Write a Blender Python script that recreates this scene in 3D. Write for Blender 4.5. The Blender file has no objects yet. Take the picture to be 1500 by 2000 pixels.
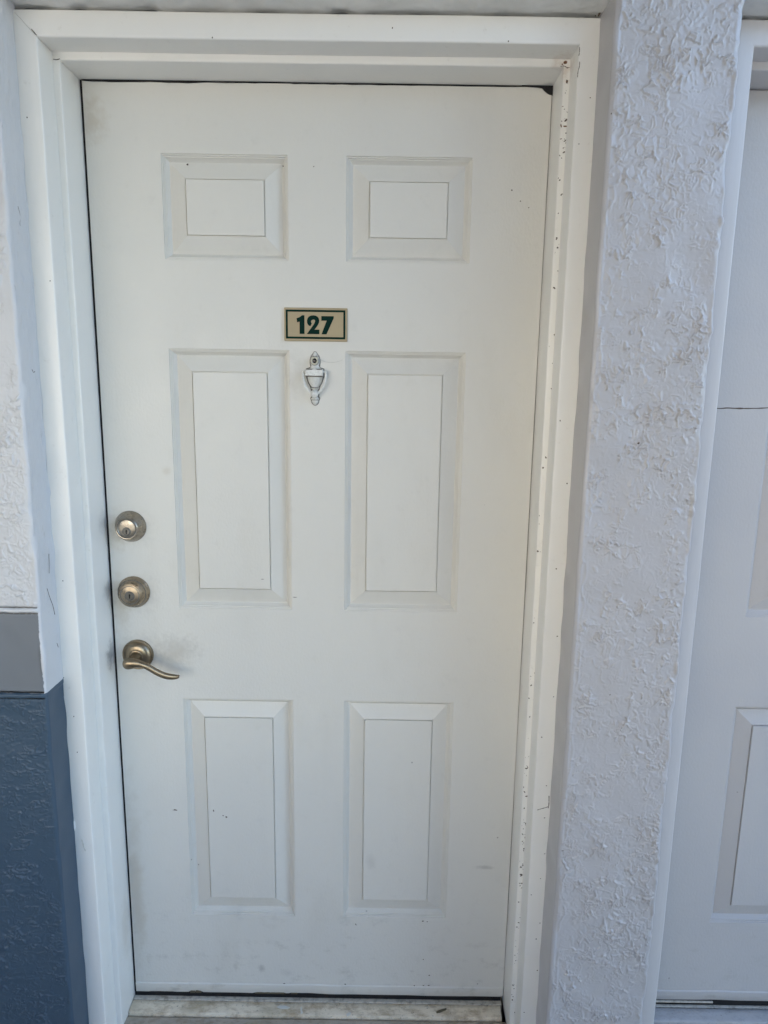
import bpy, bmesh, math, random
import numpy as np
from mathutils import Vector

random.seed(7)
rng = np.random.default_rng(11)
scene = bpy.context.scene
col = scene.collection
R = math.radians

# ------------------------------------------------------------------ camera
cam_data = bpy.data.cameras.new("camera")
cam = bpy.data.objects.new("camera", cam_data)
col.objects.link(cam)
cam.location = (0.5991, -1.4557, 1.4864)
cam.rotation_euler = (1.38537, -0.01477, 0.00363)
cam_data.sensor_fit = 'VERTICAL'
cam_data.sensor_height = 36.0
cam_data.lens = 24.3
cam_data.clip_start = 0.02
cam_data.clip_end = 2000.0
scene.camera = cam

# ------------------------------------------------------------------ sky, sun, exposure
SUN_ELEV, SUN_AZ = R(45), R(-20)        # azimuth measured from +y towards +x: behind the building
world = bpy.data.worlds.new("World")
scene.world = world
world.use_nodes = True
wn = world.node_tree
sky = wn.nodes.new("ShaderNodeTexSky")
sky.sky_type = 'NISHITA'
sky.sun_disc = False
sky.sun_elevation = SUN_ELEV
sky.sun_rotation = SUN_AZ
sky.air_density = 1.0
sky.dust_density = 0.5
sky.ozone_density = 1.6
bg = wn.nodes["Background"]
bg.inputs["Strength"].default_value = 0.15
wn.links.new(sky.outputs["Color"], bg.inputs["Color"])

sun_data = bpy.data.lights.new("sun", 'SUN')
sun_data.energy = 3.8
sun_data.angle = R(0.5)
sun_data.color = (1.0, 0.94, 0.84)
sun = bpy.data.objects.new("sun", sun_data)
col.objects.link(sun)
sd = Vector((math.sin(SUN_AZ) * math.cos(SUN_ELEV), math.cos(SUN_AZ) * math.cos(SUN_ELEV), math.sin(SUN_ELEV)))
sun.rotation_euler = sd.to_track_quat('Z', 'Y').to_euler()

scene.view_settings.view_transform = 'Standard'
scene.view_settings.look = 'None'
scene.view_settings.gamma = 1.0
scene.view_settings.use_curve_mapping = False
scene.view_settings.exposure = 2.5
scene.render.engine = 'CYCLES'
scene.cycles.max_bounces = 8
scene.cycles.diffuse_bounces = 6
scene.cycles.use_denoising = True

# ------------------------------------------------------------------ material helpers
class Nodes:
    def __init__(self, name):
        self.m = bpy.data.materials.new(name)
        self.m.use_nodes = True
        self.t = self.m.node_tree
        self.b = self.t.nodes["Principled BSDF"]
        g = self.t.nodes.new("ShaderNodeNewGeometry")
        self.pos = g.outputs["Position"]
    def new(self, kind, **kw):
        n = self.t.nodes.new(kind)
        for k, v in kw.items():
            setattr(n, k, v)
        return n
    def put(self, sock, v):
        if hasattr(v, "is_linked") or isinstance(v, bpy.types.NodeSocket):
            self.t.links.new(v, sock)
        else:
            sock.default_value = v
    def math(self, op, a, b=0.0, clamp=False):
        n = self.new("ShaderNodeMath", operation=op, use_clamp=clamp)
        self.put(n.inputs[0], a); self.put(n.inputs[1], b)
        return n.outputs[0]
    def noise(self, scale, detail=3.0, rough=0.55, vec=None, dist=0.0, stretch=None):
        v = vec if vec is not None else self.pos
        if stretch is not None:
            mp = self.new("ShaderNodeVectorMath", operation='MULTIPLY')
            self.put(mp.inputs[0], v); mp.inputs[1].default_value = stretch
            v = mp.outputs[0]
        n = self.new("ShaderNodeTexNoise")
        self.put(n.inputs["Vector"], v)
        n.inputs["Scale"].default_value = scale
        n.inputs["Detail"].default_value = detail
        n.inputs["Roughness"].default_value = rough
        n.inputs["Distortion"].default_value = dist
        return n.outputs["Fac"]
    def ramp(self, v, lo, hi, a=0.0, b=1.0):
        n = self.new("ShaderNodeMapRange", interpolation_type='SMOOTHSTEP')
        self.put(n.inputs["Value"], v)
        n.inputs["From Min"].default_value = lo; n.inputs["From Max"].default_value = hi
        n.inputs["To Min"].default_value = a; n.inputs["To Max"].default_value = b
        return n.outputs["Result"]
    def mix(self, f, a, b, mode='MIX'):
        n = self.new("ShaderNodeMix", data_type='RGBA', blend_type=mode)
        self.put(n.inputs[0], f)
        self.put(n.inputs[6], a if not isinstance(a, tuple) else (*a, 1.0)[:4])
        self.put(n.inputs[7], b if not isinstance(b, tuple) else (*b, 1.0)[:4])
        return n.outputs[2]
    def xyz(self):
        s = self.new("ShaderNodeSeparateXYZ")
        self.t.links.new(self.pos, s.inputs[0])
        return s.outputs
    def blob(self, c, r, grain=60.0, soft=1.0):
        """dirt patch with a shape of its own round the point c (radii r), broken up by noise"""
        a = self.new("ShaderNodeVectorMath", operation='SUBTRACT')
        self.put(a.inputs[0], self.pos); a.inputs[1].default_value = c
        d = self.new("ShaderNodeVectorMath", operation='DIVIDE')
        self.t.links.new(a.outputs[0], d.inputs[0]); d.inputs[1].default_value = r
        l = self.new("ShaderNodeVectorMath", operation='LENGTH')
        self.t.links.new(d.outputs[0], l.inputs[0])
        n = self.noise(grain, 4.0, 0.6)
        k = self.math('ADD', l.outputs["Value"], self.math('MULTIPLY', self.math('SUBTRACT', n, 0.5), 1.5))
        return self.ramp(k, 1.0, 1.0 - soft, 0.0, 1.0)
    def bump(self, h, strength, dist, normal=None):
        n = self.new("ShaderNodeBump")
        n.inputs["Strength"].default_value = strength
        n.inputs["Distance"].default_value = dist
        self.put(n.inputs["Height"], h)
        if normal is not None:
            self.put(n.inputs["Normal"], normal)
        return n.outputs["Normal"]
    def done(self, colour, rough=0.5, normal=None, metal=0.0, spec=0.5):
        self.put(self.b.inputs["Base Color"], colour if not isinstance(colour, tuple) else (*colour, 1.0)[:4])
        self.put(self.b.inputs["Roughness"], rough)
        self.b.inputs["Metallic"].default_value = metal
        self.b.inputs["Specular IOR Level"].default_value = spec
        if normal is not None:
            self.put(self.b.inputs["Normal"], normal)
        return self.m

def door_paint(name, base, tint, smudges=()):
    n = Nodes(name)
    c = n.mix(n.ramp(n.noise(2.2, 4.0), 0.35, 0.7), base, tint)
    c = n.mix(n.ramp(n.noise(26.0, 5.0, 0.65), 0.55, 0.8, 0.0, 0.22), c, (0.50, 0.48, 0.43))
    c = n.mix(n.ramp(n.noise(7.0, 5.0, 0.6, stretch=(1.0, 1.0, 0.35)), 0.50, 0.75, 0.0, 0.22), c, (0.56, 0.53, 0.46))
    # scuffs and splash marks that thicken towards the foot
    x_, y_, z_ = n.xyz()
    foot_ = n.ramp(z_, 0.42, 0.02, 0.0, 1.0)
    scuff = n.ramp(n.noise(16.0, 7.0, 0.72, stretch=(1.0, 1.0, 1.6)), 0.52, 0.74, 0.0, 0.5)
    c = n.mix(n.math('MULTIPLY', foot_, scuff), c, (0.36, 0.34, 0.30))
    for (cx, cz, rx, rz, amt, dirt, grain) in smudges:
        f = n.math('MULTIPLY', n.blob((cx, 0.0, cz), (rx, 0.06, rz), grain), amt)
        c = n.mix(f, c, dirt)
    # scattered tiny fly specks
    v = n.new("ShaderNodeTexVoronoi", feature='F1')
    n.put(v.inputs["Vector"], n.pos); v.inputs["Scale"].default_value = 34.0
    near = n.ramp(v.outputs["Distance"], 0.085, 0.045, 0.0, 1.0)
    wn_ = n.new("ShaderNodeTexWhiteNoise"); n.put(wn_.inputs["Vector"], v.outputs["Position"])
    keep = n.math('GREATER_THAN', wn_.outputs["Value"], 0.965)
    c = n.mix(n.math('MULTIPLY', n.math('MULTIPLY', near, keep), 0.55), c, (0.12, 0.10, 0.08))
    nb = n.bump(n.noise(1500.0, 2.0), 0.10, 0.0006)
    nb = n.bump(n.noise(210.0, 3.0, stretch=(1.0, 1.0, 0.6)), 0.34, 0.0016, nb)
    nb = n.bump(n.noise(9.0, 2.0), 0.10, 0.010, nb)
    return n.done(c, n.ramp(n.noise(14.0), 0.3, 0.7, 0.38, 0.52), nb, spec=0.4)

def plain(name, colour, rough=0.5, metal=0.0, var=0.0, scale=120.0, dark=(0.1, 0.09, 0.08), bump=0.0):
    n = Nodes(name)
    c = colour
    if var > 0:
        c = n.mix(n.ramp(n.noise(scale, 5.0, 0.65), 0.42, 0.75, 0.0, var), colour, dark)
    nb = n.bump(n.noise(scale * 3, 3.0), bump, 0.001) if bump > 0 else None
    return n.done(c, rough, nb, metal)

M = {}
GREY_DIRT = (0.22, 0.20, 0.18)
TAN_DIRT = (0.42, 0.33, 0.22)
M['door'] = door_paint("door_paint", (0.685, 0.662, 0.605), (0.66, 0.64, 0.59), smudges=[
    (0.140, 0.895, 0.075, 0.050, 0.26, GREY_DIRT, 90.0),
    (0.115, 0.87, 0.075, 0.050, 0.25, TAN_DIRT, 30.0),
    (0.020, 1.16, 0.035, 0.060, 0.30, TAN_DIRT, 40.0),
    (0.020, 1.00, 0.030, 0.080, 0.35, TAN_DIRT, 40.0),
    (0.060, 1.17, 0.060, 0.055, 0.16, GREY_DIRT, 80.0),
    (0.062, 1.02, 0.060, 0.060, 0.18, GREY_DIRT, 80.0),
    (0.060, 0.885, 0.065, 0.065, 0.22, GREY_DIRT, 80.0),
    (0.018, 0.30, 0.030, 0.330, 0.38, TAN_DIRT, 22.0),
    (0.018, 1.98, 0.040, 0.060, 0.40, TAN_DIRT, 50.0),
    (0.135, 1.295, 0.014, 0.014, 0.22, TAN_DIRT, 60.0),
    (0.315, 0.073, 0.012, 0.014, 0.40, GREY_DIRT, 120.0),
    (0.252, 0.078, 0.010, 0.018, 0.22, GREY_DIRT, 120.0),
    (0.378, 0.060, 0.020, 0.012, 0.18, GREY_DIRT, 90.0),
    (0.120, 0.498, 0.008, 0.003, 0.80, GREY_DIRT, 120.0),
    (0.580, 0.370, 0.018, 0.026, 0.16, GREY_DIRT, 60.0),
    (0.420, 1.50, 0.040, 0.060, 0.16, GREY_DIRT, 70.0),
    (0.85, 0.36, 0.030, 0.008, 0.35, GREY_DIRT, 90.0),
])
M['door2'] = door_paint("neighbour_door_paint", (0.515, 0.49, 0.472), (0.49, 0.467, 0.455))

def trim_paint():
    n = Nodes("trim_paint")
    c = n.mix(n.ramp(n.noise(3.0, 4.0), 0.35, 0.7), (0.85, 0.825, 0.77), (0.825, 0.80, 0.75))
    x, y, z = n.xyz()
    # hand grime beside the locks on the strike side, mildew towards the floor
    for (cx, cy, cz, rx, rz, amt, dirt, grain) in [
            (0.0, -0.015, 0.885, 0.03, 0.040, 0.80, GREY_DIRT, 45.0),
            (0.0, -0.010, 1.035, 0.03, 0.030, 0.55, GREY_DIRT, 45.0),
            (0.0, -0.010, 1.185, 0.03, 0.030, 0.40, GREY_DIRT, 45.0),
            (0.0, -0.030, 0.200, 0.05, 0.120, 0.25, TAN_DIRT, 30.0),
            (0.905, -0.09, 2.045, 0.030, 0.030, 0.45, (0.45, 0.30, 0.18), 90.0)]:
        f = n.math('MULTIPLY', n.blob((cx, cy, cz), (rx, 0.035, rz), grain), amt)
        c = n.mix(f, c, dirt)
    c = n.mix(n.ramp(n.noise(55.0, 6.0, 0.7), 0.60, 0.78, 0.0, 0.30), c, (0.50, 0.45, 0.38))
    nb = n.bump(n.noise(900.0, 2.0), 0.12, 0.0006)
    nb = n.bump(n.noise(60.0, 3.0, stretch=(1.0, 1.0, 0.25)), 0.18, 0.003, nb)
    return n.done(c, 0.30, nb, spec=0.5)
M['trim'] = trim_paint()

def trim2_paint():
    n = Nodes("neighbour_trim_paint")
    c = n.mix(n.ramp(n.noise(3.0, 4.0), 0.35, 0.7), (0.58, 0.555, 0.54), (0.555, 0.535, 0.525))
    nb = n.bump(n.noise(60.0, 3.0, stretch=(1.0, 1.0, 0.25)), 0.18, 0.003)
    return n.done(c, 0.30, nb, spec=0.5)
M['trim2'] = trim2_paint()

PALE = (0.475, 0.460, 0.462)
def wall_paint():
    n = Nodes("pale_stucco_paint")
    c = n.mix(n.ramp(n.noise(4.0, 5.0), 0.35, 0.7), PALE, (0.465, 0.45, 0.45))
    c = n.mix(n.ramp(n.noise(11.0, 5.0, 0.6), 0.60, 0.78, 0.0, 0.30), c, (0.40, 0.37, 0.31))
    nb = n.bump(n.noise(700.0, 3.0), 0.25, 0.0008)
    return n.done(c, 0.30, nb, spec=0.55)
M['pale'] = wall_paint()

def left_wall_paint():
    n = Nodes("banded_stucco_paint")
    x, y, z = n.xyz()
    pale = n.mix(n.ramp(n.noise(4.0, 5.0), 0.35, 0.7), (0.64, 0.635, 0.64), (0.61, 0.61, 0.62))
    pale = n.mix(n.ramp(n.noise(38.0, 6.0, 0.7, stretch=(1, 1, 0.5)), 0.60, 0.72, 0.0, 0.30), pale, (0.30, 0.28, 0.26))
    grey = n.mix(n.noise(6.0), (0.175, 0.188, 0.205), (0.195, 0.205, 0.218))
    slate = n.mix(n.noise(9.0, 5.0), (0.048, 0.083, 0.124), (0.062, 0.095, 0.130))
    slate = n.mix(n.ramp(n.noise(300.0, 2.0), 0.72, 0.80, 0.0, 0.5), slate, (0.25, 0.27, 0.28))
    jag = n.math('MULTIPLY', n.math('SUBTRACT', n.noise(90.0, 4.0, 0.6), 0.5), 0.006)
    zz = n.math('ADD', z, jag)
    xx = n.math('ADD', x, jag)
    # the grey band stops short of the corner: the pale paint of the reveal laps round it
    on_face = n.math('LESS_THAN', xx, -0.0560)
    in_band = n.math('MULTIPLY', n.math('LESS_THAN', zz, 1.0445), n.math('GREATER_THAN', zz, 0.878))
    c = n.mix(n.math('MULTIPLY', on_face, in_band), pale, grey)
    low = n.math('LESS_THAN', n.math('ADD', z, n.math('MULTIPLY', jag, 0.35)), 0.8835)
    c = n.mix(low, c, slate)
    nb = n.bump(n.noise(700.0, 3.0), 0.25, 0.0008)
    far = n.math('LESS_THAN', x, -0.262)
    nb = n.bump(n.math('MULTIPLY', far, n.ramp(n.noise(70.0, 4.0, 0.6, dist=0.8), 0.45, 0.62)), 0.6, 0.003, nb)
    return n.done(c, 0.45, nb, spec=0.45)
M['left'] = left_wall_paint()

def sill_mat(name, base, dirt, amt):
    n = Nodes(name)
    c = n.mix(n.ramp(n.noise(28.0, 6.0, 0.7, stretch=(1.0, 2.0, 1.0)), 0.42, 0.68, 0.0, amt), base, dirt)
    c = n.mix(n.ramp(n.noise(160.0, 5.0, 0.7), 0.58, 0.72, 0.0, amt), c, (0.10, 0.085, 0.06))
    c = n.mix(n.ramp(n.noise(9.0, 3.0), 0.5, 0.75, 0.0, amt * 0.6), c, (0.30, 0.25, 0.15))
    return n.done(c, 0.6, n.bump(n.noise(240.0, 5.0), 0.4, 0.002))
M['sill'] = sill_mat("weathered_threshold", (0.78, 0.68, 0.53), (0.40, 0.30, 0.19), 0.85)
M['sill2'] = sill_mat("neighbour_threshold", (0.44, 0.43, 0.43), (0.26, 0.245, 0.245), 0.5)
M['slab'] = sill_mat("dirty_concrete", (0.42, 0.365, 0.30), (0.24, 0.19, 0.13), 0.85)
M['strip'] = plain("worn_aluminium_strip", (0.60, 0.55, 0.47), 0.5, 0.1, 0.7, 80.0, (0.16, 0.13, 0.10))
M['rubber'] = plain("black_weatherstrip", (0.008, 0.007, 0.007), 0.85)
M['void'] = plain("unlit_backing", (0.02, 0.018, 0.016), 0.9)
M['speck'] = plain("dried_specks", (0.095, 0.078, 0.060), 0.8, 0, 0.5, 300.0, (0.16, 0.08, 0.04))
M['rust'] = plain("rust_spots", (0.17, 0.075, 0.035), 0.85, 0, 0.5, 300.0, (0.06, 0.04, 0.03))
M['flake'] = plain("pale_paint_flake", (0.66, 0.64, 0.58), 0.6)
M['caulk'] = plain("white_caulk", (0.78, 0.78, 0.76), 0.5, 0, 0.25, 90.0, (0.4, 0.37, 0.32))
M['thread'] = plain("dusty_spider_silk", (0.42, 0.41, 0.38), 0.8)
M['leaf'] = plain("dry_leaf", (0.12, 0.10, 0.06), 0.8)

def metal_mat(name, base, dark, rough):
    n = Nodes(name)
    c = n.mix(n.ramp(n.noise(120.0, 4.0, 0.6), 0.45, 0.75, 0.0, 0.55), base, dark)
    return n.done(c, n.ramp(n.noise(90.0, 4.0), 0.3, 0.7, rough, rough + 0.16), n.bump(n.noise(600.0, 3.0), 0.05, 0.0004), metal=1.0)
M['nickel'] = metal_mat("tarnished_nickel", (0.36, 0.32, 0.265), (0.20, 0.17, 0.135), 0.24)
M['bronze'] = metal_mat("tarnished_nickel_brass", (0.36, 0.295, 0.215), (0.20, 0.155, 0.105), 0.24)
M['brass'] = metal_mat("antique_brass", (0.32, 0.255, 0.175), (0.18, 0.14, 0.09), 0.28)
M['keyway'] = plain("key_cylinder_steel", (0.17, 0.165, 0.15), 0.4, 1.0)
M['black'] = plain("keyhole_black", (0.006, 0.006, 0.006), 0.8)
M['knocker'] = plain("knocker_white_paint", (0.70, 0.695, 0.66), 0.38, 0, 0.35, 190.0, (0.24, 0.23, 0.21), 0.1)
M['grime'] = plain("packed_grime_and_shade", (0.15, 0.14, 0.125), 0.9, 0, 0.5, 260.0, (0.34, 0.33, 0.30))
M['viewer'] = plain("viewer_ring_enamel", (0.66, 0.62, 0.50), 0.35, 0, 0.3, 200.0, (0.3, 0.26, 0.18))
M['lens'] = plain("viewer_lens_glass", (0.012, 0.010, 0.009), 0.08)
M['plate'] = plain("tan_plastic_plate", (0.40, 0.315, 0.185), 0.55, 0, 0.15, 30.0, (0.30, 0.26, 0.18))
M['green'] = plain("dark_green_print", (0.002, 0.022, 0.016), 0.7)
M['green'].node_tree.nodes['Principled BSDF'].inputs['Specular IOR Level'].default_value = 0.1
M['ground'] = None
def ground_mat():
    n = Nodes("lawn_and_soil")
    c = n.mix(n.noise(0.6, 6.0), (0.085, 0.105, 0.045), (0.19, 0.17, 0.11))
    return n.done(c, 0.9)
M['ground'] = ground_mat()
def paving_mat():
    n = Nodes("sunlit_paving")
    c = n.mix(n.noise(1.5, 6.0), (0.43, 0.41, 0.37), (0.37, 0.35, 0.31))
    return n.done(c, 0.85)
M['paving'] = paving_mat()
M['asphalt'] = plain("asphalt", (0.17, 0.17, 0.175), 0.9, 0, 0.3, 60.0, (0.03, 0.03, 0.03), 0.2)
M['soffit'] = plain("soffit_paint", (0.82, 0.80, 0.75), 0.6, 0, 0.3, 9.0, (0.48, 0.46, 0.42), 0.1)
M['shade'] = plain("light_block_stucco", (0.36, 0.34, 0.31), 0.9, 0, 0.2, 3.0, (0.3, 0.28, 0.25))
M['court'] = plain("bounce_wall_stucco", (0.62, 0.575, 0.505), 0.9, 0, 0.2, 3.0, (0.5, 0.45, 0.36))
M['roof'] = plain("ceiling_paint", (0.55, 0.55, 0.53), 0.8, 0, 0.1, 5.0, (0.4, 0.4, 0.38))

# ------------------------------------------------------------------ mesh helpers
def link(name, me, mat, parent=None, smooth=False):
    o = bpy.data.objects.new(name, me)
    col.objects.link(o)
    if mat is not None and not me.materials:
        me.materials.append(mat)
    if smooth:
        me.polygons.foreach_set("use_smooth", [True] * len(me.polygons))
    if parent is not None:
        o.parent = parent
    return o

def mesh(name, verts, faces, mat, parent=None, smooth=False):
    me = bpy.data.meshes.new(name)
    me.from_pydata([tuple(v) for v in verts], [], [tuple(f) for f in faces])
    me.update()
    return link(name, me, mat, parent, smooth)

def grid_mesh(name, P, mat, parent=None, smooth=True, flip=False):
    """P: (n, m, 3) array of points"""
    n, m, _ = P.shape
    idx = np.arange(n * m).reshape(n, m)
    q = np.stack([idx[:-1, :-1], idx[1:, :-1], idx[1:, 1:], idx[:-1, 1:]], -1).reshape(-1, 4)
    if flip:
        q = q[:, ::-1]
    me = bpy.data.meshes.new(name)
    me.vertices.add(n * m)
    me.vertices.foreach_set("co", P.reshape(-1).astype(np.float32))
    me.loops.add(q.size)
    me.loops.foreach_set("vertex_index", q.reshape(-1).astype(np.int32))
    me.polygons.add(len(q))
    me.polygons.foreach_set("loop_start", np.arange(0, q.size, 4, dtype=np.int32))
    me.update(calc_edges=True)
    me.validate()
    return link(name, me, mat, parent, smooth)

def empty(name, loc=(0, 0, 0)):
    o = bpy.data.objects.new(name, None)
    o.empty_display_size = 0.05
    col.objects.link(o)
    o.location = loc
    return o

def tag(o, label=None, cat=None, group=None, kind=None):
    if cat and not kind: kind = "thing"
    if label: o["label"] = label
    if cat: o["category"] = cat
    if group: o["group"] = group
    if kind: o["kind"] = kind
    return o

def box(name, lo, hi, mat, parent=None, bevel=0.0, seg=2):
    bm = bmesh.new()
    bmesh.ops.create_cube(bm, size=1.0)
    for v in bm.verts:
        v.co = Vector([lo[i] + (v.co[i] + 0.5) * (hi[i] - lo[i]) for i in range(3)])
    if bevel > 0:
        bmesh.ops.bevel(bm, geom=list(bm.edges), offset=bevel, segments=seg, affect='EDGES', profile=0.5)
    me = bpy.data.meshes.new(name)
    bm.to_mesh(me); bm.free()
    return link(name, me, mat, parent)

def sweep(name, prof, path, mat, parent=None, smooth=True, jitter=0.0, closed=True, cuts=None):
    """Run a 2-D profile along a straight run. prof: list of (s, y). path(s, y, t) -> point, t from 0 to 1."""
    n = cuts or 60
    P = np.zeros((n + 1, len(prof) + (1 if closed else 0), 3))
    pr = list(prof) + ([prof[0]] if closed else [])
    for i in range(n + 1):
        t = i / n
        for j, (s, y) in enumerate(pr):
            P[i, j] = path(s, y, t)
    if jitter > 0:
        w = wobble(n + 1, 8) * jitter
        w2 = wobble(n + 1, 8) * jitter
        P[:, :, 1] += w[:, None]
        d = P[-1, 0] - P[0, 0]
        ax = 0 if abs(d[2]) > abs(d[0]) else 2
        P[:, :, ax] += w2[:, None]
    o = grid_mesh(name, P, mat, parent, smooth=False)
    if smooth:
        auto_smooth(o, 35)
    return o

def auto_smooth(o, deg):
    me = o.data
    bm = bmesh.new(); bm.from_mesh(me)
    a = R(deg)
    for f in bm.faces: f.smooth = True
    for e in bm.edges:
        if len(e.link_faces) == 2 and e.calc_face_angle(0.0) > a:
            e.smooth = False
    bm.to_mesh(me); bm.free()

def wobble(n, k):
    c = rng.normal(size=max(4, n // k + 3))
    x = np.linspace(0, len(c) - 1.001, n)
    i = x.astype(int); f = x - i; f = f * f * (3 - 2 * f)
    return c[i] * (1 - f) + c[np.minimum(i + 1, len(c) - 1)] * f

def arc(cx, cy, r, a0, a1, n=4):
    return [(cx + r * math.cos(R(a0 + (a1 - a0) * i / n)), cy + r * math.sin(R(a0 + (a1 - a0) * i / n))) for i in range(n + 1)]

def lathe(name, prof, centre, mat, parent=None, seg=40, smooth_deg=28):
    """prof: list of (radius, height out of the door); turned about the axis pointing at the viewer (-y)"""
    P = np.zeros((len(prof), seg + 1, 3))
    for i, (r, h) in enumerate(prof):
        for j in range(seg + 1):
            a = 2 * math.pi * j / seg
            P[i, j] = (centre[0] + r * math.cos(a), centre[1] - h, centre[2] + r * math.sin(a))
    o = grid_mesh(name, P, mat, parent, smooth=False)
    bm = bmesh.new(); bm.from_mesh(o.data)
    bmesh.ops.remove_doubles(bm, verts=bm.verts, dist=1e-6)
    bmesh.ops.recalc_face_normals(bm, faces=bm.faces)
    bm.to_mesh(o.data); bm.free()
    auto_smooth(o, smooth_deg)
    return o

def prism(name, outline, y_front, y_back, mat, parent=None, bevel=0.0):
    """outline: list of (x, z) in the plane of the door; extruded from y_back to y_front"""
    bm = bmesh.new()
    vs = [bm.verts.new((x, y_front, z)) for x, z in outline]
    f = bm.faces.new(vs)
    r = bmesh.ops.extrude_face_region(bm, geom=[f])
    for v in r["geom"]:
        if isinstance(v, bmesh.types.BMVert):
            v.co.y = y_back
    if bevel > 0:
        es = [e for e in bm.edges if all(abs(v.co.y - y_front) < 1e-7 for v in e.verts)]
        bmesh.ops.bevel(bm, geom=es, offset=bevel, segments=2, affect='EDGES', profile=0.5)
    bmesh.ops.recalc_face_normals(bm, faces=bm.faces)
    me = bpy.data.meshes.new(name)
    bm.to_mesh(me); bm.free()
    o = link(name, me, mat, parent)
    auto_smooth(o, 40)
    return o

def tube(name, pts, radii, mat, parent=None, seg=14, cap=True, flat=None):
    """pts: 3-D centre line; radii: per point (a, b): a across the run in the door plane, b out of the door"""
    n = len(pts)
    P = np.zeros((n, seg + 1, 3))
    pts = [Vector(p) for p in pts]
    for i, p in enumerate(pts):
        d = (pts[min(i + 1, n - 1)] - pts[max(i - 1, 0)]).normalized()
        out = Vector((0, -1, 0)) - d * d.dot(Vector((0, -1, 0)))
        if out.length < 1e-4: out = Vector((0, 0, 1))
        out.normalize()
        side = d.cross(out).normalized()
        a, b = radii[i] if isinstance(radii[i], tuple) else (radii[i], radii[i])
        for j in range(seg + 1):
            t = 2 * math.pi * j / seg
            P[i, j] = p + side * (a * math.cos(t)) + out * (b * math.sin(t))
    if cap:
        A = np.repeat(np.array(pts[0])[None, None], seg + 1, 1); B = np.repeat(np.array(pts[-1])[None, None], seg + 1, 1)
        P = np.concatenate([A, P, B], 0)
    o = grid_mesh(name, P, mat, parent, smooth=True)
    bm = bmesh.new(); bm.from_mesh(o.data)
    bmesh.ops.remove_doubles(bm, verts=bm.verts, dist=1e-6)
    bmesh.ops.recalc_face_normals(bm, faces=bm.faces)
    for f in bm.faces: f.smooth = True
    bm.to_mesh(o.data); bm.free()
    return o

def spline(ctrl, n):
    """Catmull-Rom through control tuples of any size"""
    c = [np.array(p, float) for p in ctrl]
    c = [2 * c[0] - c[1]] + c + [2 * c[-1] - c[-2]]
    out = []
    m = len(c) - 3
    for k in range(n + 1):
        u = min(k / n * m, m - 1e-9); i = int(u); t = u - i
        p0, p1, p2, p3 = c[i:i + 4]
        out.append(0.5 * (2 * p1 + (p2 - p0) * t + (2 * p0 - 5 * p1 + 4 * p2 - p3) * t * t + (3 * p1 - p0 - 3 * p2 + p3) * t ** 3))
    return out

# smooth lattice noise for the plaster relief
def vnoise(u, v, cell, seed):
    r = np.random.default_rng(seed)
    N = 256
    g = r.normal(size=(N, N))
    x = u / cell + 1000.0; y = v / cell + 1000.0
    i = np.floor(x).astype(int); j = np.floor(y).astype(int)
    fx = x - i; fy = y - j
    fx = fx * fx * fx * (fx * (fx * 6 - 15) + 10); fy = fy * fy * fy * (fy * (fy * 6 - 15) + 10)
    a = g[i % N, j % N]; b = g[(i + 1) % N, j % N]; c = g[i % N, (j + 1) % N]; d = g[(i + 1) % N, (j + 1) % N]
    return (a * (1 - fx) + b * fx) * (1 - fy) + (c * (1 - fx) + d * fx) * fy

def sstep(x, a, b):
    t = np.clip((x - a) / (b - a), 0, 1)
    return t * t * (3 - 2 * t)

def stucco(u, v, seed, cover=0.0):
    """skip-trowel plaster: flat trowelled fields broken by clusters of thin worm-like ridges"""
    wu = u + 0.0042 * vnoise(u, v, 0.011, seed + 1); wv = v + 0.0042 * vnoise(u, v, 0.011, seed + 2)
    m = vnoise(u, v, 0.085, seed + 3) + 0.9 * vnoise(u, v, 0.036, seed + 4) + 0.5 * vnoise(u, v, 0.014, seed + 14)
    m = 0.28 + 0.72 * sstep(m, -0.75 - cover, 0.35 - cover)
    a = vnoise(wu, wv * 0.75, 0.0074, seed + 5)
    worm = np.exp(-(a / 0.19) ** 2)
    gate = sstep(vnoise(wu, wv, 0.010, seed + 6), -0.35, 0.25)
    b = vnoise(wu * 1.1, wv * 0.8, 0.0046, seed + 7)
    worm2 = np.exp(-(b / 0.27) ** 2) * sstep(vnoise(wu, wv, 0.015, seed + 8), -0.2, 0.6)
    amp = 0.40 + 0.65 * sstep(vnoise(u, v, 0.03, seed + 11), -0.8, 0.9)
    h = m * amp * np.maximum(worm * gate, 0.8 * worm2) * 0.0023
    h = h + 0.0003 * m                                             # worked patches sit slightly proud
    h = h + 0.0007 * vnoise(u, v, 0.06, seed + 9) + 0.00022 * vnoise(wu, wv, 0.0055, seed + 10) * m
    return h

def wrap_wall(name, prof, zs, relief, mat, parent=None):
    """A plaster skin: prof is a dense list of (x, y, nx, ny, arc length); relief(s, z) -> height along the normal"""
    pr = np.array(prof)
    S, Z = np.meshgrid(pr[:, 4], zs, indexing='ij')
    H = relief(S, Z)
    P = np.zeros((len(pr), len(zs), 3))
    P[:, :, 0] = pr[:, 0][:, None] + pr[:, 2][:, None] * H
    P[:, :, 1] = pr[:, 1][:, None] + pr[:, 3][:, None] * H
    P[:, :, 2] = Z
    return grid_mesh(name, P, mat, parent, smooth=True, flip=False)

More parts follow.
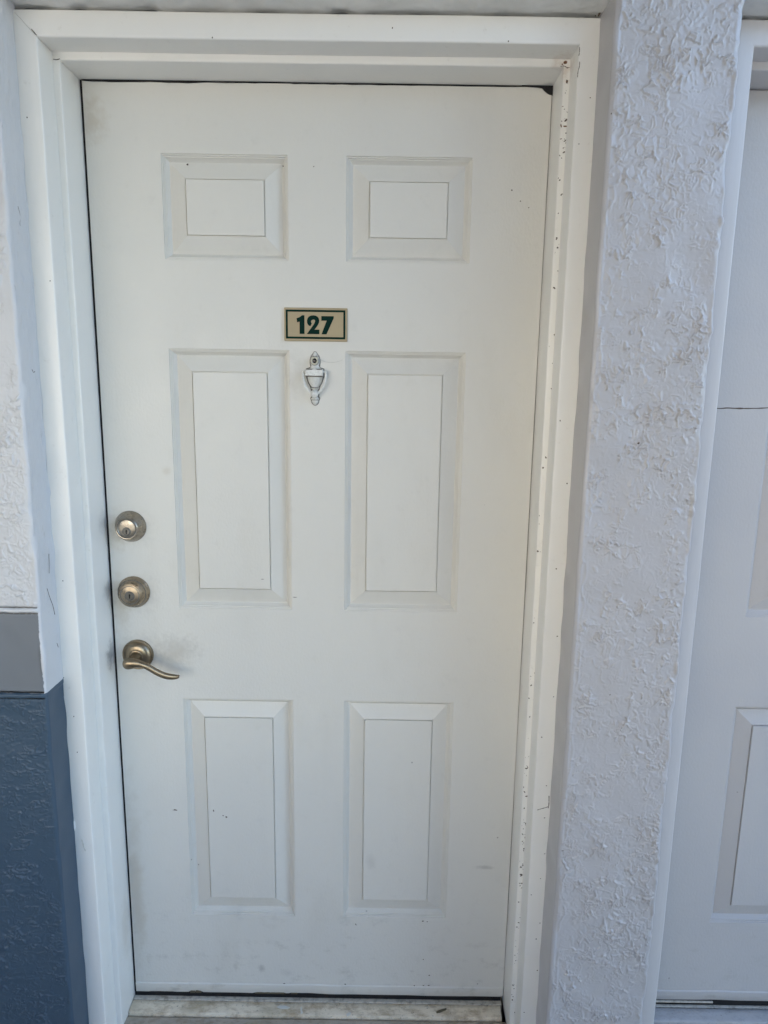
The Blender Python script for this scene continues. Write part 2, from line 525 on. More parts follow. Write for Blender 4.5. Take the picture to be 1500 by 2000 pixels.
def dense(path, step):
    """path: list of ('line', x0, y0, x1, y1) or ('arc', cx, cy, r, a0, a1); normals point to the open air"""
    out, s = [], 0.0
    for seg in path:
        if seg[0] == 'line':
            _, x0, y0, x1, y1 = seg
            L = math.hypot(x1 - x0, y1 - y0); n = max(1, int(round(L / step)))
            tx, ty = (x1 - x0) / L, (y1 - y0) / L
            for i in range(n + 1):
                t = i / n
                out.append((x0 + (x1 - x0) * t, y0 + (y1 - y0) * t, ty, -tx, s + L * t))
            s += L
        else:
            _, cx, cy, r, a0, a1 = seg
            L = abs(R(a1 - a0)) * r; n = max(3, int(round(L / step)))
            for i in range(1, n):
                a = R(a0 + (a1 - a0) * i / n)
                out.append((cx + r * math.cos(a), cy + r * math.sin(a), math.cos(a), math.sin(a), s + L * i / n))
            s += L
    return out

# ------------------------------------------------------------------ dimensions (metres; door face at y = 0, open air towards -y)
DW, DH = 0.910, 2.050            # opening between the jambs
Y_LEDGE, Y_CASE, Y_WALL = -0.080, -0.135, -0.205
OFF2 = 1.246                     # the closet door repeats the entry door this far to the right
ROOF_X, OPP_X, OPP_Y = 1.6, 3.4, -2.5  # extents of the unseen roof and opposite wall, tuned for the light
OPEN_X1, OPEN_Z0, OPEN_Z1 = 0.95, 0.72, 2.12  # opening between the added walls, sized to steer the light
GZ = -0.018                      # walkway surface

# ------------------------------------------------------------------ ground, walkway, roof
# a covered breezeway, its unseen walls added to shape the light: over a breast wall on the left it looks out to a sunlit court, a solid wall stands opposite on the
# right, and the far right end is open to the sky; an added upper storey keeps the sun off all of it
g = mesh("ground", [(-400, -400, -0.16), (400, -400, -0.16), (400, 400, -0.16), (-400, 400, -0.16)], [(0, 1, 2, 3)], M['ground'])
tag(g, kind="structure")
pv = box("bounce_pavement", (-14, -13.0, -0.15), (3.2, OPP_Y - 0.3, -0.10), M['paving'], bevel=0.01)  # pale unseen paving, added to bounce warm light at the door
tag(pv, kind="structure")
lot = box("bounce_road", (3.3, -60.0, -0.159), (60, 60.0, -0.12), M['asphalt'], bevel=0.01)  # unseen asphalt, its grey set for bounce from the right
tag(lot, kind="structure")
w = box("walkway", (-3.6, OPP_Y, -0.145), (3.2, -0.0475, GZ), M['slab'], bevel=0.006)
tag(w, kind="structure")
inner = box("floor_slab", (-3.6, 0.03, -0.145), (3.2, 4.0, GZ - 0.004), M['slab'])
tag(inner, kind="structure")
roof = box("unseen_ceiling", (-3.4, -0.22, 2.62), (2.7, 4.6, 5.6), M['roof'], bevel=0.01)  # block with an unseen upper storey, added to keep the sun out
tag(roof, kind="structure")
roof2 = box("unseen_ceiling", (-3.4, OPP_Y - 0.2, 2.622), (ROOF_X, -0.222, 2.78), M['roof'], bevel=0.01)  # unseen walkway roof, right end cut back to admit sky light
tag(roof2, kind="structure")
for (nm, lo, hi) in (("light_block_opposite", (OPEN_X1, OPP_Y - 0.2, -0.14), (OPP_X, OPP_Y, 2.615)),
                     ("light_block_opposite", (-3.4, OPP_Y - 0.2, OPEN_Z0 + 0.002), (-2.2, OPP_Y, OPEN_Z1 - 0.002)),
                     ("light_block_low", (-3.4, OPP_Y - 0.2, -0.14), (OPEN_X1 - 0.002, OPP_Y, OPEN_Z0)),
                     ("light_block_over_opening", (-3.4, OPP_Y - 0.2, OPEN_Z1), (OPEN_X1 - 0.002, OPP_Y, 2.615)),
                     ("light_block_end", (-3.4, OPP_Y + 0.002, -0.14), (-3.2, -0.25, 2.615))):
    tag(box(nm, lo, hi, M['shade']), kind="structure")  # unseen walls added to block and frame the incoming light
far = box("court_bounce_wall", (-14, -13.4, -0.14), (0.5, -13.1, 6.0), M['court'])  # out of view, added as a sunlit reflector for warm front light
tag(far, kind="structure")

# ------------------------------------------------------------------ plaster walls
STEP = 0.0013
def left_relief(S, Z):
    s0 = left_prof_len - 0.07 - 0.006            # where the corner starts
    face = 1 - sstep(S, s0 - 0.008, s0 + 0.001)
    up = sstep(Z, 1.056, 1.060); lo = 1 - sstep(Z, 0.871, 0.875)
    h = stucco(S, Z, 300, 0.9) * 1.6 * face * up
    h += stucco(S * 0.8, Z * 1.3, 340, 0.50) * 1.2 * face * lo
    rev = 1 - face
    h += rev * (0.0007 * vnoise(S * 1.2, Z * 0.5, 0.012, 371) * up + 0.0004 * vnoise(S, Z * 0.3, 0.006, 372) * up
                + 0.0010 * vnoise(S, Z, 0.05, 373))
    # trowel nicks on the pale reveal
    nick = np.exp(-(vnoise(S * 1.5, Z * 0.45, 0.016, 374) / 0.10) ** 2) * sstep(vnoise(S, Z, 0.03, 375), 0.2, 0.9)
    h -= rev * up * nick * 0.0009
    band = (1 - up) * (1 - lo)
    h += band * (0.0004 * vnoise(S, Z, 0.03, 376))
    # two plaster beads that edge the painted band, with tooled lines above and below
    for zc, hw in ((1.0515, 0.0048), (0.8785, 0.0055)):
        bead = np.clip(1 - np.abs((Z - zc + 0.0006 * vnoise(S, Z * 0 + 1, 0.02, 377)) / hw) ** 4, 0, 1) * face
        h += bead * 0.0050
        for e in (-1, 1):
            h -= face * 0.0034 * np.exp(-((Z - zc - e * (hw + 0.0012) + 0.0005 * vnoise(S, Z * 0 + 2, 0.015, 378)) / 0.0014) ** 2)
    return h

r_ = 0.006
x_c = -0.0515
lp = dense([('line', -0.262, Y_WALL, x_c - r_, Y_WALL), ('arc', x_c - r_, Y_WALL + r_, r_, -90, 0),
            ('line', x_c, Y_WALL + r_, x_c, -0.128)], STEP)
left_prof_len = lp[-1][4]
left = empty("stucco_wall", (-0.3, Y_WALL, GZ))
left.location = (0, 0, 0)
wrap_wall("plaster_face", lp, np.arange(GZ, 2.20, STEP), left_relief, M['left'], left)
box("plaster_face", (-3.4, Y_WALL + 0.001, GZ), (-0.260, 0.10, 2.62), M['left'], left)
box("wall_core", (-0.265, Y_WALL + 0.004, GZ), (x_c - 0.004, 0.10, 2.62), M['left'], left)
box("plaster_bead", (-3.4, Y_WALL - 0.0045, 1.0470), (-0.2622, Y_WALL + 0.004, 1.0560), M['left'], left, bevel=0.002)
box("plaster_bead", (-3.4, Y_WALL - 0.0045, 0.8733), (-0.2622, Y_WALL + 0.004, 0.8838), M['left'], left, bevel=0.002)
tag(left, "pale stucco wall at the left edge with grey band and slate blue lower half", "wall")

def pillar_relief(S, Z):
    a = 0.075 + 0.006; b = pillar_len - 0.075 - 0.006
    face = sstep(S, a - 0.002, a + 0.008) * (1 - sstep(S, b - 0.004, b + 0.004))
    h = stucco(S, Z, 500, 0.60) * 1.75 * face
    rev = 1 - face
    h += rev * 0.0010 * vnoise(S, Z, 0.05, 571)
    # feathered plaster lip along the door side and a rough arris along the closet side
    lip = np.exp(-((S - a - 0.010 - 0.003 * vnoise(S * 0 + 3, Z, 0.03, 572)) / 0.0020) ** 2)
    h += 0.0012 * lip * sstep(vnoise(S * 0 + 5, Z, 0.05, 573), -0.8, 0.4)
    lip2 = np.exp(-((S - a - 0.003) / 0.0016) ** 2)
    h += 0.0007 * lip2
    ar = np.exp(-((S - b - 0.004) / 0.004) ** 2)
    h += ar * (0.0012 * vnoise(S * 0 + 7, Z, 0.012, 574) + 0.0016 * vnoise(S * 0 + 8, Z, 0.06, 575))
    return h
xa, xb = 0.9605, 1.1675
pp = dense([('line', 0.9570, -0.126, xa, Y_WALL + r_), ('arc', xa + r_, Y_WALL + r_, r_, 180, 270),
            ('line', xa + r_, Y_WALL, xb - 0.004, Y_WALL), ('arc', xb - 0.004, Y_WALL + 0.004, 0.004, -90, 0),
            ('line', xb, Y_WALL + 0.004, xb, -0.128)], STEP)
pillar_len = pp[-1][4]
pil = empty("stucco_pillar")
wrap_wall("plaster_face", pp, np.arange(GZ, 2.20, STEP), pillar_relief, M['pale'], pil)
box("wall_core", (xa + 0.004, Y_WALL + 0.004, GZ), (xb - 0.004, 0.10, 2.62), M['pale'], pil)
box("wall_return", (xb - 0.006, -0.124, GZ), (1.192, 0.098, 2.617), M['pale'], pil)
tag(pil, "pale lavender grey stucco pillar between the two doors", "wall")

def head_wall(x0, x1, label):
    o = empty("lintel_wall")
    n = int((x1 - x0) / 0.004)
    X, Y = np.meshgrid(np.linspace(x0, x1, n), np.linspace(-0.120, Y_WALL + 0.004, 22), indexing='ij')
    P = np.stack([X, Y, 2.1125 + 0.0012 * vnoise(X, Y, 0.03, 81) + 0.0005 * vnoise(X, Y, 0.008, 82)], -1)
    grid_mesh("soffit", P, M['soffit'], o, flip=True)
    box("plaster_face", (x0, Y_WALL + 0.002, 2.116), (x1, 0.10, 2.62), M['pale'], o, bevel=0.004)
    return tag(o, label, "wall")
head_wall(x_c - 0.003, xa + 0.006, "grey plaster underside over the door numbered 127, above its top casing")
head_wall(xb - 0.003, 2.30, "grey plaster underside over the neighbouring door, top right corner")
# upper end of the pillar and left wall plaster above the fine skin
box("plaster_face", (xa, Y_WALL + 0.001, 2.199), (xb, Y_WALL + 0.05, 2.62), M['pale'], pil)
box("plaster_face", (-0.262, Y_WALL + 0.001, 2.199), (x_c, Y_WALL + 0.05, 2.62), M['left'], left)
rw = empty("wall_right")
box("plaster_face", (2.20, Y_WALL + 0.001, GZ), (2.70, 0.10, 2.62), M['pale'], rw, bevel=0.004)
tag(rw, kind="structure")
bk = empty("sun_block_shell")  # unseen shell added to keep sun off the backs of the doors
box("sun_block_rear", (-3.4, 4.0, -0.14), (2.7, 4.2, 2.62), M['void'], bk)
box("sun_block_side", (2.55, 0.10, -0.14), (2.7, 4.0, 2.62), M['void'], bk)
box("sun_block_side", (-3.4, 0.10, -0.14), (-3.25, 4.0, 2.62), M['void'], bk)
tag(bk, kind="structure")

# ------------------------------------------------------------------ door frames
def door_frame(name, ox, label, mat, mats):
    root = empty(name)
    rj, rc = 0.0030, 0.0034
    # s: outwards from the opening; y: depth
    jamb = [(0.0, 0.055)] + [(rj + rj * math.cos(R(a)), Y_LEDGE + rj + rj * math.sin(R(a))) for a in (180, 202, 225, 248, 270)] \
        + [(0.016, Y_LEDGE), (0.024, Y_LEDGE), (0.024, 0.055)]
    case = [(0.0130, -0.070)] + [(0.0130 + rc + rc * math.cos(R(a)), Y_CASE + rc + rc * math.sin(R(a))) for a in (180, 202, 225, 248, 270)] \
        + [(0.0540 - rc + rc * math.cos(R(a)), Y_CASE + rc + rc * math.sin(R(a))) for a in (-90, -68, -45, -22, 0)] + [(0.0540, -0.070)]
    zb = GZ - 0.004
    def left_run(s, y, t):  return (ox - s, y, zb + (DH + s * 1.05 - zb) * t)
    def right_run(s, y, t): return (ox + DW + s * 0.92, y, zb + (DH + s * 1.05 - zb) * (1 - t))
    def head_run(s, y, t):  return (ox - s + (DW + s * 1.92) * t, y, DH + s * 1.05)
    for run, cuts in ((left_run, 90), (head_run, 50), (right_run, 90)):
        sweep("jamb", jamb, run, mat, root, jitter=0.0002, cuts=cuts)
        sweep("casing", case, run, mat, root, jitter=0.00025, cuts=cuts)
    # black weather seal set back in the gap round the leaf
    box("weatherstrip_gap_dark", (ox + 0.0006, 0.0016, 0.0), (ox + 0.0048, 0.03, DH), mats, root)
    box("weatherstrip_gap_dark", (ox, 0.006, DH - 0.012), (ox + DW, 0.03, DH + 0.001), mats, root)
    box("weatherstrip_gap_dark", (ox + DW - 0.008, 0.006, 0.0), (ox + DW + 0.001, 0.03, DH), mats, root)
    return tag(root, label, "door frame")

f1 = door_frame("door_frame", 0.0, "cream white painted door casing and jambs round door 127, specked with dirt", M['trim'], M['rubber'])
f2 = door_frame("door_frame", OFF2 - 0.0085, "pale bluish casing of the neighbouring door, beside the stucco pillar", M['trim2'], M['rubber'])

# caulk bead that runs up the outer edge of the strike-side casing, lumpy near the floor
pts, rad = [], []
for i in range(70):
    z = GZ + i * 0.0125
    pts.append((-0.0535 + 0.0006 * math.sin(i * 1.7) * random.random(), Y_CASE + 0.002, z))
    rad.append(0.0019 + (0.0028 if abs(z - 0.555) < 0.012 else 0.0) + 0.0005 * random.random())
tube("caulk_bead", pts, rad, M['caulk'], f1, seg=8)

# ------------------------------------------------------------------ six-panel doors
PX = [(0.150, 0.399), (0.5135, 0.7615)]
PZ = [(0.220, 0.779), (0.990, 1.549), (1.7225, 1.921)]
PROF = [(0.0, 0.0), (0.0008, 0.0003), (0.0014, 0.0028), (0.0034, 0.0031), (0.0040, 0.0062), (0.0060, 0.0066), (0.0084, 0.0102),
        (0.0112, 0.0136), (0.0124, 0.0150), (0.0136, 0.0153), (0.0146, 0.0146), (0.0300, 0.0088), (0.0440, 0.0036), (0.0456, 0.0031), (0.0461, 0.0058), (0.0473, 0.0058), (0.0478, 0.0006), (0.0490, 0.0003), (0.0502, 0.0003)]
panel_cache = {}
def panel_mesh(w, h, mat):
    key = (round(w, 4), round(h, 4), mat.name)
    if key not in panel_cache:
        V, F = [], []
        for d, y in PROF:
            V += [(d, y, d), (w - d, y, d), (w - d, y, h - d), (d, y, h - d)]
        for i in range(len(PROF) - 1):
            for k in range(4):
                a, b = i * 4 + k, i * 4 + (k + 1) % 4
                F.append((a, b, b + 4, a + 4))
        k = (len(PROF) - 1) * 4
        F.append((k, k + 1, k + 2, k + 3))
        me = bpy.data.meshes.new("panel")
        me.from_pydata(V, [], F); me.update()
        me.materials.append(mat)
        panel_cache[key] = me
    return panel_cache[key]

def door_leaf(root, ox, mat, x0, x1, z0, z1):
    """front skin with six openings, plus edges and back"""
    xs = [x0, PX[0][0], PX[0][1], PX[1][0], PX[1][1], x1]
    zs = [z0, PZ[0][0], PZ[0][1], PZ[1][0], PZ[1][1], PZ[2][0], PZ[2][1], z1]
    bm = bmesh.new()
    vv = {(i, j): bm.verts.new((ox + x, 0.0, z)) for i, x in enumerate(xs) for j, z in enumerate(zs)}
    for i in range(5):
        for j in range(7):
            if i in (1, 3) and j in (1, 3, 5):
                continue
            bm.faces.new([vv[i, j], vv[i + 1, j], vv[i + 1, j + 1], vv[i, j + 1]])
    rim = [(i, 0) for i in range(6)] + [(5, j) for j in range(1, 8)] + [(i, 7) for i in range(4, -1, -1)] + [(0, j) for j in range(6, 0, -1)]
    bk_ = {k: bm.verts.new((vv[k].co.x, 0.044, vv[k].co.z)) for k in rim}
    for a in range(len(rim)):
        p, q = rim[a], rim[(a + 1) % len(rim)]
        bm.faces.new([vv[q], vv[p], bk_[p], bk_[q]])
    bm.faces.new([bk_[k] for k in reversed(rim)])
    me = bpy.data.meshes.new("leaf")
    bm.to_mesh(me); bm.free()
    link("leaf", me, mat, root)
    for (pz0, pz1) in PZ:
        for (px0, px1) in PX:
            o = bpy.data.objects.new("panel", panel_mesh(px1 - px0, pz1 - pz0, mat))
            col.objects.link(o); o.parent = root
            o.location = (ox + px0, 0.0, pz0)

door = empty("entry_door")
door_leaf(door, 0.0, M['door'], 0.0050, 0.9085, 0.004, 2.0475)
tag(door, "off white six panel entry door with the number 127 plate and knocker", "door")

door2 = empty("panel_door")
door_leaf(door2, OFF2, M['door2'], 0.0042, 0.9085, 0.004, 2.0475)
tag(door2, "bluish white panelled door cut off by the right edge, cracked across its stile", "door")

# sweep along the foot of each door
def foot(root, ox, mat, x0, x1, chips):
    n = 120
    P = np.zeros((n + 1, 7, 3))
    wb = wobble(n + 1, 9) * 0.0005
    for i in range(n + 1):
        x = x0 + (x1 - x0) * i / n
        low = 0.0025 + wb[i]
        for (c0, c1, dz) in chips:
            if c0 < x < c1: low += dz * (0.6 + 0.4 * random.random())
        top = 0.0275 + wb[i] * 0.7
        pr = [(0.001, top + 0.0022), (-0.0012, top + 0.0012), (-0.0024, top - 0.0004), (-0.0022, top - 0.003), (-0.0016, low + 0.0015), (-0.0004, low), (0.02, low)]
        for j, (y, z) in enumerate(pr):
            P[i, j] = (ox + x, y, z)
    o = grid_mesh("door_sweep", P, mat, root, smooth=False, flip=True)
    auto_smooth(o, 40)
foot(door, 0.0, M['door'], 0.0052, 0.908, [(0.135, 0.168, 0.006), (0.295, 0.372, 0.0035), (0.384, 0.404, 0.0035), (0.04, 0.10, 0.0015)])
foot(door2, OFF2, M['door2'], 0.0045, 0.908, [])
# bits of foam seal showing where the sweep is broken
for (a, b, h) in ((0.138, 0.150, 0.0045), (0.151, 0.166, 0.005), (0.297, 0.370, 0.002), (0.386, 0.402, 0.002)):
    box("seal_scrap", (a, -0.0012, 0.0008), (b, 0.01, 0.0025 + h), M['leaf'], door, bevel=0.0008)
box("seal_strip", (OFF2 + 0.004, -0.003, -0.0045), (OFF2 + 0.180, 0.010, -0.0005), M['strip'], door2, bevel=0.0006)

# crack across the closet door's stile
cx = np.linspace(1.262, 1.420, 40)
cz = 1.4435 + wobble(40, 5) * 0.0006 + 0.003 * np.maximum(0, (cx - 1.34) / 0.07)
th = 0.0011 + 0.0004 * np.abs(wobble(40, 3)); th[-10:] *= np.linspace(1, 0.25, 10)
P = np.zeros((40, 4, 3))
for i in range(40):
    for j, (dz, y) in enumerate(((-1, 0.0004), (-0.7, -0.0005), (0.7, -0.0005), (1, 0.0004))):
        P[i, j] = (cx[i], y, cz[i] + dz * th[i])
ck = grid_mesh("crack", P, M['speck'], door2, flip=True)
ck["label"] = "thin dark horizontal crack in the white paint"

# torn black seal hanging in the upper hinge corner, and the ragged line above the leaf
sc = [(0.850, 2.0500), (0.862, 2.0474), (0.880, 2.0466), (0.889, 2.0455), (0.8935, 2.0412), (0.899, 2.0370), (0.904, 2.0346), (0.9098, 2.0335), (0.9098, 2.0500)]
o = prism("weatherstrip_gap_dark", sc, -0.0022, 0.02, M['rubber'], f1)
o["label"] = "torn black seal hanging out of the upper right corner"
top = [(0.004, 2.0500)]
for i in range(46):
    x = 0.006 + i * 0.0185
    z = 2.0474 - (0.0014 if 0.02 < x < 0.24 else 0.0) * (0.4 + 0.6 * random.random()) - 0.0007 * random.random()
    if 0.35 < x < 0.40: z = 2.0486
    top.append((x, z))
top.append((0.851, 2.0500))
prism("weatherstrip_gap_dark", top, -0.0008, 0.02, M['rubber'], f1)

# ------------------------------------------------------------------ thresholds
def threshold(ox, x1, mats, matstrip, label, ridge=True):
    root = empty("threshold")
    if ridge:
        box("metal_strip", (ox + 0.001, -0.0120, -0.030), (x1, 0.0, -0.0085), matstrip, root, bevel=0.0015)
    else:
        box("metal_strip", (ox + 0.001, -0.0080, -0.030), (x1, 0.0, -0.0110), matstrip, root, bevel=0.0015)
    box("weatherstrip_gap_dark", (ox + 0.002, 0.0005, -0.012), (x1 - 0.001, 0.030, 0.0015), M['rubber'], root)  # black filler that paints the shaded gap under the door
    n = 80
    P = np.zeros((n + 1, 8, 3))
    for i in range(n + 1):
        x = ox + 0.001 + (x1 - 0.0045 - ox - 0.001) * i / n
        for j, (y, z) in enumerate(((-0.0125, -0.03), (-0.0128, -0.0105), (-0.0140, -0.0095), (-0.025, -0.0105), (-0.040, -0.0122), (-0.0445, -0.0132), (-0.0455, -0.0145), (-0.0455, -0.03))):
            P[i, j] = (x, y, z + (0.0002 * random.random() if 0 < j < 7 else 0))
    grid_mesh("sill_board", P, mats, root, smooth=False, flip=True)
    return tag(root, label, "threshold")
threshold(0.0, 0.904, M['sill'], M['strip'], "dirty weathered threshold under the door numbered 127")
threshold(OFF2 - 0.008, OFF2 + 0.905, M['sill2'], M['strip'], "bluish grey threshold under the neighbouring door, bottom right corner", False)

# ------------------------------------------------------------------ locks and lever
def key_face(c, h, r, mat_face, parent, drop, rc):
    lathe("key_cylinder", [(0.0, h + 0.0014), (rc * 0.86, h + 0.0014), (rc, h + 0.0006), (rc, h - 0.002)], (c[0], c[1], c[2] - drop), M['keyway'], parent, 24)
    lathe("groove", [(rc, h - 0.001), (rc, h + 0.0003), (rc + 0.0015, h + 0.0003), (rc + 0.0015, h - 0.001)], (c[0], c[1], c[2] - drop), M['grime'], parent, 24)
    x, z = c[0], c[2] - drop
    prism("keyhole", [(x - 0.0010, z - 0.0052), (x + 0.0010, z - 0.0052), (x + 0.0013, z - 0.001), (x + 0.0022, z + 0.002), (x + 0.0012, z + 0.0045), (x - 0.0010, z + 0.0045), (x - 0.0016, z + 0.001)],
          c[1] - h - 0.0018, c[1] - h, M['black'], parent)

def deadbolt(c, mat, prof, face_r, h, drop, rc, label, grooves):
    o = lathe("deadbolt", prof, c, mat, door, 48)
    for (r0, r1, hh) in grooves:
        lathe("groove", [(r0, hh - 0.001), (r0, hh), (r1, hh), (r1, hh - 0.001)], c, M['grime'], o, 48)
    o["label"] = label
    key_face(c, h, face_r, mat, o, drop, rc)
    return o
deadbolt((0.0525, 0.0, 1.1735), M['nickel'],
         [(0.0335, -0.002), (0.0336, 0.0018), (0.0328, 0.0032), (0.0312, 0.0085), (0.0282, 0.0155), (0.0246, 0.0225), (0.0232, 0.0246), (0.0224, 0.0252), (0.0214, 0.0250), (0.0206, 0.0236), (0.0198, 0.0236),
          (0.0190, 0.0246), (0.0182, 0.0238), (0.0176, 0.0240), (0.0110, 0.0246), (0.0, 0.0248)], 0.018, 0.0246, 0.0062, 0.0078,
         "upper deadbolt of tarnished grey nickel", [(0.0192, 0.0209, 0.0247), (0.0336, 0.0342, 0.0006)])
deadbolt((0.0525, 0.0, 1.0270), M['bronze'],
         [(0.0352, -0.002), (0.0354, 0.0025), (0.0345, 0.0045), (0.0338, 0.0052), (0.0330, 0.0080), (0.0318, 0.0120), (0.0306, 0.0138), (0.0298, 0.0140), (0.0290, 0.0165), (0.0268, 0.0215), (0.0246, 0.0245), (0.0236, 0.0246), (0.0226, 0.0262),
          (0.0210, 0.0266), (0.0206, 0.0252), (0.0200, 0.0252), (0.0196, 0.0264), (0.0185, 0.0268), (0.0, 0.0268)], 0.019, 0.0266, 0.0015, 0.0092,
         "lower deadbolt of brassy tarnished nickel with two rings", [(0.0192, 0.0208, 0.0268), (0.0296, 0.0310, 0.0144)])

lv = lathe("door_lever", [(0.0344, -0.002), (0.0346, 0.0030), (0.0338, 0.0052), (0.0320, 0.0062), (0.0306, 0.0060), (0.0300, 0.0074), (0.0290, 0.0090), (0.0262, 0.0118), (0.0220, 0.0140), (0.0180, 0.0150),
                         (0.0158, 0.0152), (0.0150, 0.0168), (0.0142, 0.0172), (0.0138, 0.0160), (0.0118, 0.0164), (0.0105, 0.0200), (0.0098, 0.0300), (0.0100, 0.0420), (0.0, 0.0430)], (0.0545, 0.0, 0.8822), M['brass'], door, 48)
lv["label"] = "antique brass lever handle on a round rose"
ctrl = [  # x, y, z, half height, half thickness
    (0.0430, -0.0500, 0.8795, 0.0080, 0.0070),
    (0.0470, -0.0515, 0.8805, 0.0118, 0.0098),
    (0.0560, -0.0525, 0.8822, 0.0124, 0.0100),
    (0.0680, -0.0530, 0.8832, 0.0098, 0.0085),
    (0.0800, -0.0535, 0.8812, 0.0072, 0.0066),
    (0.0950, -0.0535, 0.8745, 0.0070, 0.0056),
    (0.1110, -0.0530, 0.8640, 0.0072, 0.0052),
    (0.1270, -0.0520, 0.8560, 0.0072, 0.0050),
    (0.1420, -0.0505, 0.8522, 0.0066, 0.0046),
    (0.1520, -0.0495, 0.8518, 0.0052, 0.0040),
    (0.1585, -0.0490, 0.8528, 0.0030, 0.0028)]
sp = spline(ctrl, 44)
tube("handle_grip", [p[:3] for p in sp], [(p[3], p[4]) for p in sp], M['brass'], lv, seg=20)
cr = [(0.1530, -0.0497, 0.8535, 0.0024, 0.0032), (0.1570, -0.0500, 0.8546, 0.0022, 0.0030), (0.1598, -0.0498, 0.8550, 0.0012, 0.0020)]
sp = spline(cr, 8)
tube("handle_tip", [p[:3] for p in sp], [(p[3], p[4]) for p in sp], M['brass'], lv, seg=12)

# ------------------------------------------------------------------ knocker with door viewer
kx = 0.4513
def turned(name, prof, yc, depth, mat, parent, seg=24):
    """half-round turned body standing up along z: prof (half width, z); depth squashes it towards the door"""
    P = np.zeros((len(prof), seg + 1, 3))
    for i, (r, z) in enumerate(prof):
        for j in range(seg + 1):
            a = 2 * math.pi * j / seg
            P[i, j] = (kx + r * math.cos(a), yc - depth * r * math.sin(a), z)
    o = grid_mesh(name, P, mat, parent, smooth=False)
    bm = bmesh.new(); bm.from_mesh(o.data)
    bmesh.ops.remove_doubles(bm, verts=bm.verts, dist=1e-6)
    bmesh.ops.recalc_face_normals(bm, faces=bm.faces)
    bm.to_mesh(o.data); bm.free()
    auto_smooth(o, 45)
    return o
kn = turned("door_knocker", [(0.0, 1.5460), (0.0020, 1.5455), (0.0034, 1.5430), (0.0052, 1.5400), (0.0072, 1.5382), (0.0070, 1.5372), (0.0060, 1.5366), (0.0085, 1.5340), (0.0096, 1.5300), (0.0098, 1.5250),
                             (0.0088, 1.5205), (0.0078, 1.5188), (0.0086, 1.5170), (0.0092, 1.5150), (0.0100, 1.5138), (0.0110, 1.5128), (0.0168, 1.5112), (0.0172, 1.5098), (0.0168, 1.4972), (0.0156, 1.4950),
                             (0.0150, 1.4910), (0.0132, 1.4850), (0.0104, 1.4795), (0.0078, 1.4762), (0.0072, 1.4748), (0.0080, 1.4738), (0.0082, 1.4722), (0.0070, 1.4706), (0.0050, 1.4690),
                             (0.0050, 1.4540), (0.0080, 1.4522), (0.0085, 1.4505), (0.0078, 1.4488), (0.0066, 1.4482), (0.0070, 1.4465), (0.0066, 1.4440), (0.0048, 1.4408), (0.0026, 1.4385), (0.0, 1.4378)],
            -0.001, 0.85, M['knocker'], door)
kn["label"] = "white painted urn shaped knocker with a peephole"
lathe("viewer_ring", [(0.0082, 0.004), (0.0084, 0.0100), (0.0078, 0.0118), (0.0062, 0.0124), (0.0050, 0.0116), (0.0046, 0.0098)], (kx - 0.0002, 0.0, 1.5276), M['viewer'], kn, 28)
lathe("viewer_lens", [(0.0047, 0.0100), (0.0030, 0.0106), (0.0, 0.0109)], (kx - 0.0002, 0.0, 1.5276), M['lens'], kn, 20)
box("crossbar", (kx - 0.0182, -0.0205, 1.4975), (kx + 0.0178, -0.006, 1.5095), M['knocker'], kn, bevel=0.0013)
loop = [(-0.0225, -0.012, 1.5062), (-0.0236, -0.013, 1.5000), (-0.0228, -0.014, 1.4900), (-0.0195, -0.0145, 1.4790), (-0.0145, -0.015, 1.4700), (-0.0085, -0.0155, 1.4640), (-0.0030, -0.016, 1.4612), (0.0030, -0.016, 1.4612),
        (0.0085, -0.0155, 1.4640), (0.0145, -0.015, 1.4700), (0.0195, -0.0145, 1.4790), (0.0226, -0.014, 1.4900), (0.0234, -0.013, 1.5000), (0.0222, -0.012, 1.5062)]
sp = spline([(kx + a, b, c) for a, b, c in loop], 60)
tube("striker_loop", sp, [(0.0027, 0.0030)] * len(sp), M['knocker'], kn, seg=12)
tube("hinge_pin", [(kx - 0.0240, -0.012, 1.5055), (kx + 0.0236, -0.012, 1.5055)], [0.0022, 0.0022], M['knocker'], kn, seg=10)
bs = [(0.0, 0.020), (0.0040, 0.0196), (0.0070, 0.0176), (0.0083, 0.0150), (0.0080, 0.0120), (0.0060, 0.009), (0.0, 0.008)]
lathe("striker_ball", bs, (kx, -0.0035, 1.4612), M['knocker'], kn, 24, 60)
# dirt and painted shadow round the casting, dirt in its joints
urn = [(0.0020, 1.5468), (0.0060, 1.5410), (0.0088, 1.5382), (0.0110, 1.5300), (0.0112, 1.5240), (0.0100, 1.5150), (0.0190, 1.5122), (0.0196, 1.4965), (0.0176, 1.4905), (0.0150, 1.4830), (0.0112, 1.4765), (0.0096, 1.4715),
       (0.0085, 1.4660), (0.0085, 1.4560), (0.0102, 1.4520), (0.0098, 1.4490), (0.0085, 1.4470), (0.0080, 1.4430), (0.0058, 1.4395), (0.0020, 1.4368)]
prism("grime_shade_halo", [(kx - a, z) for a, z in urn] + [(kx + a, z) for a, z in reversed(urn)], -0.0005, 0.001, M['grime'], kn)
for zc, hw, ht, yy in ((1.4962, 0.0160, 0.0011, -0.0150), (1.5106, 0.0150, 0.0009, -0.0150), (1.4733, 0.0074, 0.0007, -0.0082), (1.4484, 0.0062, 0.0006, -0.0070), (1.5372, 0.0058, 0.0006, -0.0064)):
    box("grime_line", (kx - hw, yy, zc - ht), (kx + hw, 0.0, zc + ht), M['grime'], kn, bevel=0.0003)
lathe("grime_line", [(0.0083, 0.0095), (0.0090, 0.0096), (0.0092, 0.0080)], (kx - 0.0002, 0.0, 1.5276), M['grime'], kn, 28)
